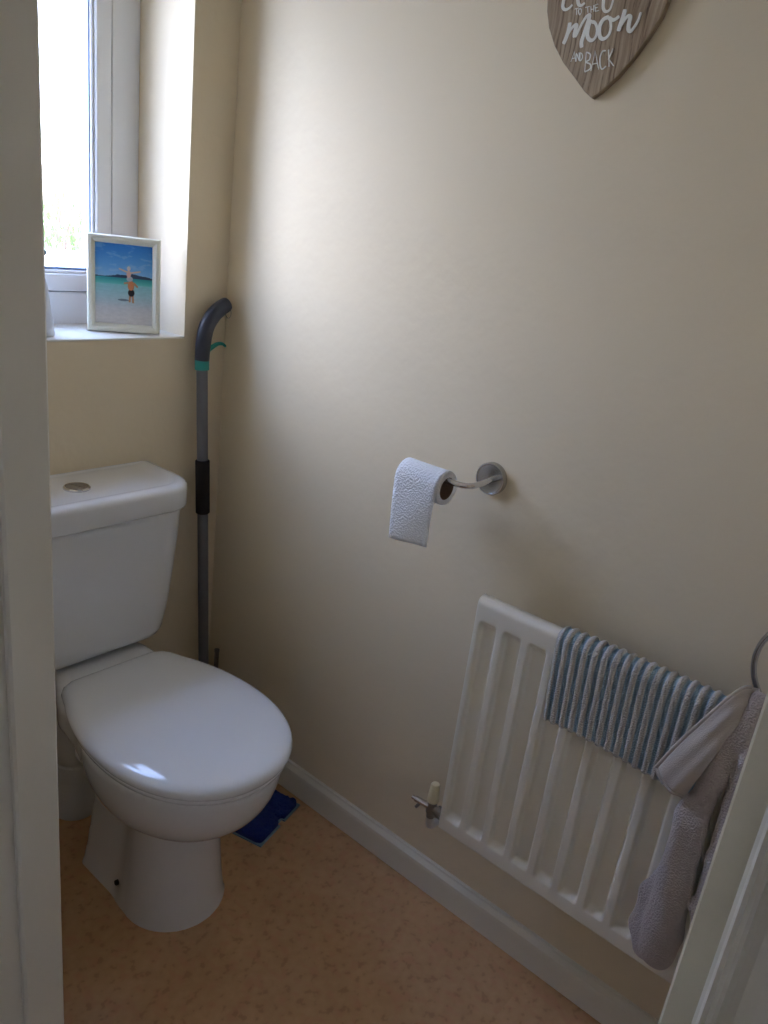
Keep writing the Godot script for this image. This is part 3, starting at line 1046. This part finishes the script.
# ---------------------------------------------------------------- on the sill
func beach_print() -> ImageTexture:
	var W := 180
	var H := 246
	var im := Image.create(W, H, false, Image.FORMAT_RGB8)
	var n := noise(0.02, 4, 71)
	var hz := int(H * 0.42)
	for y in H:
		for x in W:
			var c: Color
			if y < hz:
				c = Color8(44, 132, 220).lerp(Color8(146, 200, 240), pow(float(y) / hz, 1.3))
				var cl := n.get_noise_2d(x * 0.8, y * 2.0)
				if cl > 0.2: c = c.lerp(Color8(190, 214, 240), clampf((cl - 0.2) * 1.5, 0, 0.3))
			elif y < H * 0.50:
				c = Color8(40, 150, 160).lerp(Color8(110, 200, 196), (y - hz) / (H * 0.08))
			else:
				var v := (y - H * 0.5) / (H * 0.5)
				c = Color8(140, 200, 208).lerp(Color8(196, 200, 206), clampf(v * 1.7, 0, 1))
				c = c.lerp(Color8(222, 214, 206), clampf(v * 1.6 - 0.7, 0, 0.6))
				c = c.darkened(0.05 * n.get_noise_2d(x * 2.0, y * 5.0))
			# far headland
			var hill := hz - 2.0 - 11.0 * exp(-pow((x - 120.0) / 46.0, 2.0)) - 4.0 * exp(-pow((x - 70.0) / 20.0, 2.0)) - 2.5 * n.get_noise_2d(x * 2.0, 7.0)
			if y >= hill and y < hz: c = Color8(42, 62, 96)
			im.set_pixel(x, y, c)
	var blob := func(cx: float, cy: float, rx: float, ry: float, c: Color) -> void:
		for y in range(int(cy - ry) - 1, int(cy + ry) + 2):
			for x in range(int(cx - rx) - 1, int(cx + rx) + 2):
				if pow((x - cx) / rx, 2) + pow((y - cy) / ry, 2) <= 1.0 and x >= 0 and x < W and y >= 0 and y < H:
					im.set_pixel(x, y, c)
	var limb := func(x0: float, y0: float, x1: float, y1: float, r: float, c: Color) -> void:
		for i in 24:
			var v := i / 23.0
			blob.call(lerpf(x0, x1, v), lerpf(y0, y1, v), r, r, c)
	var skin := Color8(196, 140, 104)
	var pale := Color8(222, 190, 170)
	blob.call(88, 169, 17, 3.5, Color8(110, 128, 140))          # cast shadow printed in the snapshot
	limb.call(109, 150, 107, 172, 3.0, skin)                       # standing figure
	limb.call(116, 150, 118, 174, 3.0, skin)
	blob.call(112, 146, 10, 11, Color8(44, 46, 56))
	blob.call(111, 124, 10, 15, Color8(206, 128, 84))
	limb.call(102, 116, 92, 118, 3.0, skin)
	limb.call(120, 116, 130, 126, 3.0, skin)
	blob.call(107, 104, 10, 8, Color8(176, 186, 198))           # child on the shoulders
	blob.call(104, 90, 7, 11, Color8(224, 184, 172))
	limb.call(99, 84, 76, 76, 2.4, pale)
	limb.call(110, 86, 138, 80, 2.4, pale)
	blob.call(104, 73, 5.5, 6.5, Color8(214, 206, 200))
	return img_tex(im)

func build_photo_frame() -> void:
	var lean := deg_to_rad(-6.0)
	var t := thing("photo_frame", "off-white photo frame with a beach snapshot on the window sill", "photo frame", Vector3(-0.2225, 1.0645, -0.0640))
	t.rotation = Vector3(0, 0, 0)
	t.basis = Basis(Vector3(0, 1, 0), deg_to_rad(-30.2)) * Basis(Vector3(1, 0, 0), lean)
	t.position.y += 0.0012
	var W := 0.147
	var H := 0.195
	var b := 0.0165
	var st := new_st()
	var prof := [[0.0, 0.0], [0.0, 0.012], [0.003, 0.016], [0.009, 0.0165], [0.0145, 0.012], [b, 0.0085], [b, 0.0]]
	var rings := []
	for q in prof:
		var o: float = q[0]
		rings.append(PackedVector3Array([Vector3(-W / 2 + o, o, q[1]), Vector3(W / 2 - o, o, q[1]), Vector3(W / 2 - o, H - o, q[1]), Vector3(-W / 2 + o, H - o, q[1])]))
	rings.append(rings[0])
	loft(st, rings, false, false, true, Transform3D.IDENTITY, -1)
	obj("border", st, M.frame_white, t)
	st = new_st()
	box(st, Vector3(-W / 2 + 0.004, 0.004, -0.004), Vector3(W / 2 - 0.004, H - 0.004, 0.003))
	obj("backboard", st, M.card, t)
	var im := mat(Color.WHITE, 0.35)
	im.albedo_texture = beach_print()
	st = new_st()
	var lo := Vector2(-W / 2 + b - 0.002, b - 0.002)
	var hi := Vector2(W / 2 - b + 0.002, H - b + 0.002)
	st.set_smooth_group(-1)
	for q in [[lo.x, lo.y, 0, 1], [lo.x, hi.y, 0, 0], [hi.x, hi.y, 1, 0], [lo.x, lo.y, 0, 1], [hi.x, hi.y, 1, 0], [hi.x, lo.y, 1, 1]]:
		st.set_uv(Vector2(q[2], q[3]))
		st.add_vertex(Vector3(q[0], q[1], 0.0060))
	obj("snapshot", st, im, t)
	st = new_st()
	box(st, Vector3(-0.014, 0.0, -0.0015), Vector3(0.014, 0.165, 0.0015), 0.0006, Transform3D(Basis(Vector3(1, 0, 0), deg_to_rad(21.0)), Vector3(0.0, 0.0085, -0.063)))
	obj("easel_leg", st, M.card, t)

func build_bottle() -> void:
	var t := thing("soap_bottle", "white plastic bottle with pale blue nozzle standing on the window sill", "bottle", Vector3(-0.4235, 1.0645, -0.062))
	var st := new_st()
	lathe(st, [[0.0, 0.0], [0.038, 0.0], [0.040, 0.004], [0.0385, 0.02], [0.0340, 0.055], [0.0300, 0.085], [0.0270, 0.105], [0.018, 0.117], [0.013, 0.120], [0.013, 0.132], [0.0, 0.132]], Transform3D.IDENTITY, 32)
	obj("body", st, M.bottle, t)
	st = new_st()
	lathe(st, [[0.0, 0.126], [0.0155, 0.126], [0.0155, 0.142], [0.006, 0.146], [0.006, 0.160], [0.0, 0.160]], Transform3D.IDENTITY, 24)
	box(st, Vector3(-0.014, 0.150, -0.010), Vector3(0.0285, 0.161, 0.010), 0.003)
	obj("nozzle", st, M.bottle_cap, t)

# ---------------------------------------------------------------- the room
func build_room() -> void:
	var st := new_st()
	box(st, Vector3(-0.92, -0.10, -0.30), Vector3(0.10, 0.0, 1.62))
	struct("floor", st, M.floor)
	st = new_st()
	box(st, Vector3(-2.4, -0.10, -0.30), Vector3(-0.92, 0.0, 2.9))
	struct("floor_hall", st, M.carpet)
	st = new_st()
	box(st, Vector3(-2.5, 2.36, -0.30), Vector3(0.10, 2.46, 1.62))
	box(st, Vector3(-2.5, 2.36, 1.62), Vector3(-0.803, 2.46, 3.0))
	struct("ceiling", st, M.ceiling)
	st = new_st()
	box(st, Vector3(0.0, -0.1, -0.30), Vector3(0.10, 2.36, 1.62))
	struct("wall_right", st, M.wall)
	# back wall with the window opening
	var wx0 := -0.690
	var wx1 := -0.113
	var wy0 := 1.0600
	var wy1 := 1.95
	st = new_st()
	box(st, Vector3(-2.5, -0.1, -0.30), Vector3(wx0, 2.36, 0.0))
	box(st, Vector3(wx1, -0.1, -0.30), Vector3(0.0, 2.36, 0.0))
	box(st, Vector3(wx0, -0.1, -0.30), Vector3(wx1, wy0, 0.0))
	box(st, Vector3(wx0, wy1, -0.30), Vector3(wx1, 2.36, 0.0))
	struct("wall_back", st, M.wall)
	# left wall with the doorway
	st = new_st()
	box(st, Vector3(-0.905, -0.0, 0.0), Vector3(-0.803, 2.36, 0.682))
	box(st, Vector3(-0.905, 2.045, 0.682), Vector3(-0.803, 2.36, 1.4495))
	box(st, Vector3(-0.905, -0.0, 1.4495), Vector3(-0.803, 2.36, 1.52))
	# further along the hall this wall has a window of its own
	box(st, Vector3(-0.905, -0.1, 1.62), Vector3(-0.803, 1.05, 2.9))
	box(st, Vector3(-0.905, 2.05, 1.62), Vector3(-0.803, 2.36, 2.9))
	box(st, Vector3(-0.905, 1.05, 1.62), Vector3(-0.803, 2.05, 1.95))
	box(st, Vector3(-0.905, 1.05, 2.30), Vector3(-0.803, 2.05, 2.9))
	struct("wall_left", st, M.wall)
	st = new_st()
	box(st, Vector3(-0.905, 0.0, 1.52), Vector3(0.0, 2.36, 1.62))
	struct("wall_front", st, M.wall)
	# hall around the camera
	st = new_st()
	box(st, Vector3(-2.5, -0.1, 2.9), Vector3(-0.803, 2.36, 3.0))
	struct("wall_hall_front", st, M.hall_wall)
	st = new_st()
	box(st, Vector3(-2.5, -0.1, 0.0), Vector3(-2.4, 2.36, 2.9))
	struct("wall_hall_left", st, M.hall_wall)
	# skirting
	var sk := PackedVector2Array([Vector2(0, 0), Vector2(0.0155, 0), Vector2(0.0155, 0.055), Vector2(0.0145, 0.062), Vector2(0.0075, 0.071), Vector2(0.0065, 0.075), Vector2(0.0, 0.0755)])
	st = new_st()
	prism(st, sk, 0.0, 1.52, Transform3D(Basis(Vector3(-1, 0, 0), Vector3(0, 1, 0), Vector3(0, 0, 1)), Vector3(0, 0.0015, 0)))
	struct("baseboard_right", st, M.gloss_paint)
	st = new_st()
	prism(st, sk, -0.803, -0.0155, Transform3D(Basis(Vector3(0, 0, 1), Vector3(0, 1, 0), Vector3(1, 0, 0)), Vector3(0, 0.0015, 0)))
	struct("baseboard_back", st, M.gloss_paint)
	# sill board
	st = new_st()
	box(st, Vector3(wx0, wy0, -0.182), Vector3(wx1, 1.0645, 0.0015), 0.0012)
	struct("trim_1", st, M.gloss_paint)
	# window
	var w := setting("window_1")
	var zf := -0.182
	st = new_st()
	var y0 := 1.0645
	var fr := 0.066
	box(st, Vector3(wx0, wy0, zf - 0.07), Vector3(wx0 + fr, wy1, zf), 0.002)
	box(st, Vector3(wx1 - fr, wy0, zf - 0.07), Vector3(wx1, wy1, zf), 0.002)
	box(st, Vector3(wx0 + fr, wy0, zf - 0.07), Vector3(wx1 - fr, y0 + fr, zf), 0.002)
	box(st, Vector3(wx0 + fr, wy1 - fr, zf - 0.07), Vector3(wx1 - fr, wy1, zf), 0.002)
	obj("window_frame", st, M.upvc, w)
	st = new_st()
	var g := 0.0025
	var sx0 := wx0 + fr + g
	var sx1 := wx1 - fr - g
	var sy0 := y0 + fr + g
	var sy1 := wy1 - fr - g
	var sw := 0.036
	var zs := zf + 0.004
	for r in [[sx0, sy0, sx0 + sw, sy1], [sx1 - sw, sy0, sx1, sy1], [sx0 + sw, sy0, sx1 - sw, sy0 + sw], [sx0 + sw, sy1 - sw, sx1 - sw, sy1]]:
		box(st, Vector3(r[0], r[1], zs - 0.06), Vector3(r[2], r[3], zs), 0.0025)
	obj("sash", st, M.upvc, w)
	st = new_st()
	var b := 0.007
	for r in [[sx0 + sw, sy0 + sw, sx0 + sw + b, sy1 - sw], [sx1 - sw - b, sy0 + sw, sx1 - sw, sy1 - sw], [sx0 + sw + b, sy0 + sw, sx1 - sw - b, sy0 + sw + b], [sx0 + sw + b, sy1 - sw - b, sx1 - sw - b, sy1 - sw]]:
		box(st, Vector3(r[0], r[1], zs - 0.034), Vector3(r[2], r[3], zs - 0.006), 0.002)
	obj("glazing_bead", st, M.upvc, w)
	st = new_st()
	var q := sw + b
	for r in [[sx0 + q, sy0 + q, sx0 + q + 0.0025, sy1 - q], [sx1 - q - 0.0025, sy0 + q, sx1 - q, sy1 - q], [sx0 + q, sy0 + q, sx1 - q, sy0 + q + 0.005], [sx0 + q, sy1 - q - 0.005, sx1 - q, sy1 - q]]:
		box(st, Vector3(r[0], r[1], zs - 0.032), Vector3(r[2], r[3], zs - 0.012))
	obj("gasket", st, M.gasket, w)
	st = new_st()
	box(st, Vector3(sx0 + sw, sy0 + sw, zs - 0.034), Vector3(sx1 - sw, sy1 - sw, zs - 0.030))
	obj("pane", st, M.glass, w)
	st = new_st()
	for r in [[wx0 + fr, y0 + fr, sx0, wy1 - fr], [sx1, y0 + fr, wx1 - fr, wy1 - fr]]:
		box(st, Vector3(r[0], r[1], zf - 0.055), Vector3(r[2], r[3], zf - 0.012))
	for r in [[sx0, y0 + fr, sx1, sy0], [sx0, sy1, sx1, wy1 - fr]]:
		box(st, Vector3(r[0], r[1], zf - 0.055), Vector3(r[2], r[3], zf - 0.012))
	obj("seal", st, M.dark_gap, w)
	# door lining with stops and architraves
	var d := setting("trim_2")
	st = new_st()
	box(st, Vector3(-0.92, 0.0, 0.682), Vector3(-0.803, 2.02, 0.702), 0.002)
	box(st, Vector3(-0.92, 0.0, 1.4295), Vector3(-0.803, 2.02, 1.4495), 0.002)
	box(st, Vector3(-0.92, 2.02, 0.682), Vector3(-0.803, 2.045, 1.4495), 0.002)
	obj("door_lining", st, M.gloss_paint, d)
	st = new_st()
	box(st, Vector3(-0.852, 0.0, 0.702), Vector3(-0.8, 2.008, 0.7145), 0.003)
	obj("door_stop", st, M.gloss_paint, d)
	st = new_st()
	box(st, Vector3(-0.852, 0.0, 1.4090), Vector3(-0.803, 2.008, 1.4295), 0.0012)
	obj("door_stop", st, M.bare_paint, d)
	st = new_st()
	box(st, Vector3(-0.852, 2.008, 0.7145), Vector3(-0.803, 2.02, 1.4090), 0.002)
	obj("door_stop", st, M.gloss_paint, d)
	# moulded architrave on the hall side: profile (out of the wall, along it)
	var ar := PackedVector2Array([Vector2(0, 0), Vector2(0.012, 0), Vector2(0.0145, 0.0012), Vector2(0.0150, 0.0030), Vector2(0.0115, 0.0044), Vector2(0.0105, 0.0058), Vector2(0.0130, 0.0080), Vector2(0.0150, 0.0110), Vector2(0.0160, 0.016), Vector2(0.0165, 0.040), Vector2(0.0165, 0.054), Vector2(0.0150, 0.056), Vector2(0, 0.056)])
	for s in [1.0, -1.0]:
		st = new_st()
		var at := Vector3(-0.9205, 0, 1.4322) if s > 0 else Vector3(-0.9205, 0, 0.6945)
		prism(st, ar, 0.0, 2.07, Transform3D(Basis(Vector3(-1, 0, 0), Vector3(0, 0, s), Vector3(0, 1, 0)), at))
		obj("architrave", st, M.gloss_paint, d)
	st = new_st()
	box(st, Vector3(-0.9365, 2.028, 0.6945), Vector3(-0.9205, 2.07, 1.4322), 0.003)
	obj("architrave", st, M.gloss_paint, d)
	st = new_st()
	box(st, Vector3(-0.8536, 0.905, 1.4185), Vector3(-0.8515, 0.917, 1.4215), 0.0004)
	obj("keeper_mark", st, M.black, d)

func build_outside() -> void:
	var st := new_st()
	box(st, Vector3(-14, -0.7, -30), Vector3(14, -0.5, -0.32))
	struct("ground", st, M.paving)
	var t := thing("garden_wall", "low pale rendered garden wall outside the window", "wall", Vector3(1.5, -0.5, -4.9))
	st = new_st()
	box(st, Vector3(-5, 0, -0.1), Vector3(3.5, 1.30, 0.1), 0.01)
	obj("wall_body", st, M.render_white, t)
	st = new_st()
	box(st, Vector3(-5.03, 1.30, -0.14), Vector3(3.53, 1.35, 0.14), 0.01)
	obj("coping", st, M.render_white, t)
	var s := thing("garden_shrub", "pale green shrub seen through the window glass", "shrub", Vector3(2.55, -0.5, -5.75))
	var rng := RandomNumberGenerator.new()
	rng.seed = 77
	st = new_st()
	for i in 9:
		var a := rng.randf() * TAU
		tube(st, smooth_path([Vector3(0, 0, 0), Vector3(cos(a) * 0.15, 0.6, sin(a) * 0.15), Vector3(cos(a) * 0.4, 1.3, sin(a) * 0.3), Vector3(cos(a) * 0.55, 1.72, sin(a) * 0.4)], 3), 0.012, 6)
	obj("stems", st, M.card, s)
	st = new_st()
	st.set_smooth_group(-1)
	for i in 1500:
		var a := rng.randf() * TAU
		var r := sqrt(rng.randf()) * 0.62
		var y := 0.85 + rng.randf() * 0.95 * (1.0 - 0.45 * r)
		var p := Vector3(cos(a) * r * 1.25, y, sin(a) * r * 0.8)
		var l := rng.randf_range(0.06, 0.13)
		var w := rng.randf_range(0.010, 0.020)
		var b := Basis(Vector3(0, 1, 0), rng.randf() * TAU) * Basis(Vector3(1, 0, 0), rng.randf_range(-0.7, 0.7))
		for q in [[Vector3(0, 0, 0), Vector3(-w, l * 0.45, 0.006), Vector3(0, l, 0)], [Vector3(0, 0, 0), Vector3(0, l, 0), Vector3(w, l * 0.45, 0.006)]]:
			for v in q:
				st.add_vertex(p + b * v)
	var lv := obj("leaves", st, M.leaf, s)
	lv.set_meta("kind", "stuff")

func _ready() -> void:
	# ---- camera, sky, exposure
	var cam := Camera3D.new()
	cam.name = "camera"
	add_child(cam)
	cam.position = Vector3(-1.1893, 1.340, 1.4564)
	cam.rotation_degrees = Vector3(-19.6853, -52.0155, 7.2368)
	cam.keep_aspect = Camera3D.KEEP_HEIGHT
	cam.fov = 66.071
	cam.near = 0.02
	cam.far = 100.0
	cam.current = true
	var env := Environment.new()
	var sky := Sky.new()
	var sm := ProceduralSkyMaterial.new()
	sm.sky_top_color = Color(0.65, 0.765, 1.0)
	sm.sky_horizon_color = Color(0.93, 0.945, 1.0)
	sm.ground_horizon_color = Color(0.70, 0.69, 0.66)
	sm.ground_bottom_color = Color(0.40, 0.39, 0.36)
	sm.sky_curve = 0.2
	sky.sky_material = sm
	env.background_mode = Environment.BG_SKY
	env.background_energy_multiplier = 14.0
	env.sky = sky
	env.ambient_light_source = Environment.AMBIENT_SOURCE_SKY
	env.tonemap_mode = Environment.TONE_MAPPER_LINEAR
	env.tonemap_exposure = 1.5
	env.sdfgi_enabled = true
	env.ssao_enabled = true
	env.ssil_enabled = true
	var we := WorldEnvironment.new()
	we.name = "world_environment"
	we.environment = env
	add_child(we)
	# hazy sun behind thin cloud, off to the left outside the window
	var sun := DirectionalLight3D.new()
	sun.name = "sun"
	sun.light_color = Color(0.93, 0.945, 1.0)
	sun.light_energy = 0.5
	sun.light_angular_distance = 26.0
	sun.shadow_enabled = true
	sun.sky_mode = DirectionalLight3D.SKY_MODE_LIGHT_ONLY
	add_child(sun)
	sun.look_at_from_position(Vector3.ZERO, Vector3(0.55, -0.454, 0.70), Vector3.UP)
	make_materials()
	build_room()
	build_outside()
	build_toilet()
	build_soil_pipe()
	build_radiator()
	build_valve()
	build_striped_towel()
	build_grey_towel()
	build_towel_ring()
	build_roll_holder()
	build_roll()
	build_heart()
	build_mop()
	build_pad()
	build_stub()
	build_photo_frame()
	build_bottle()
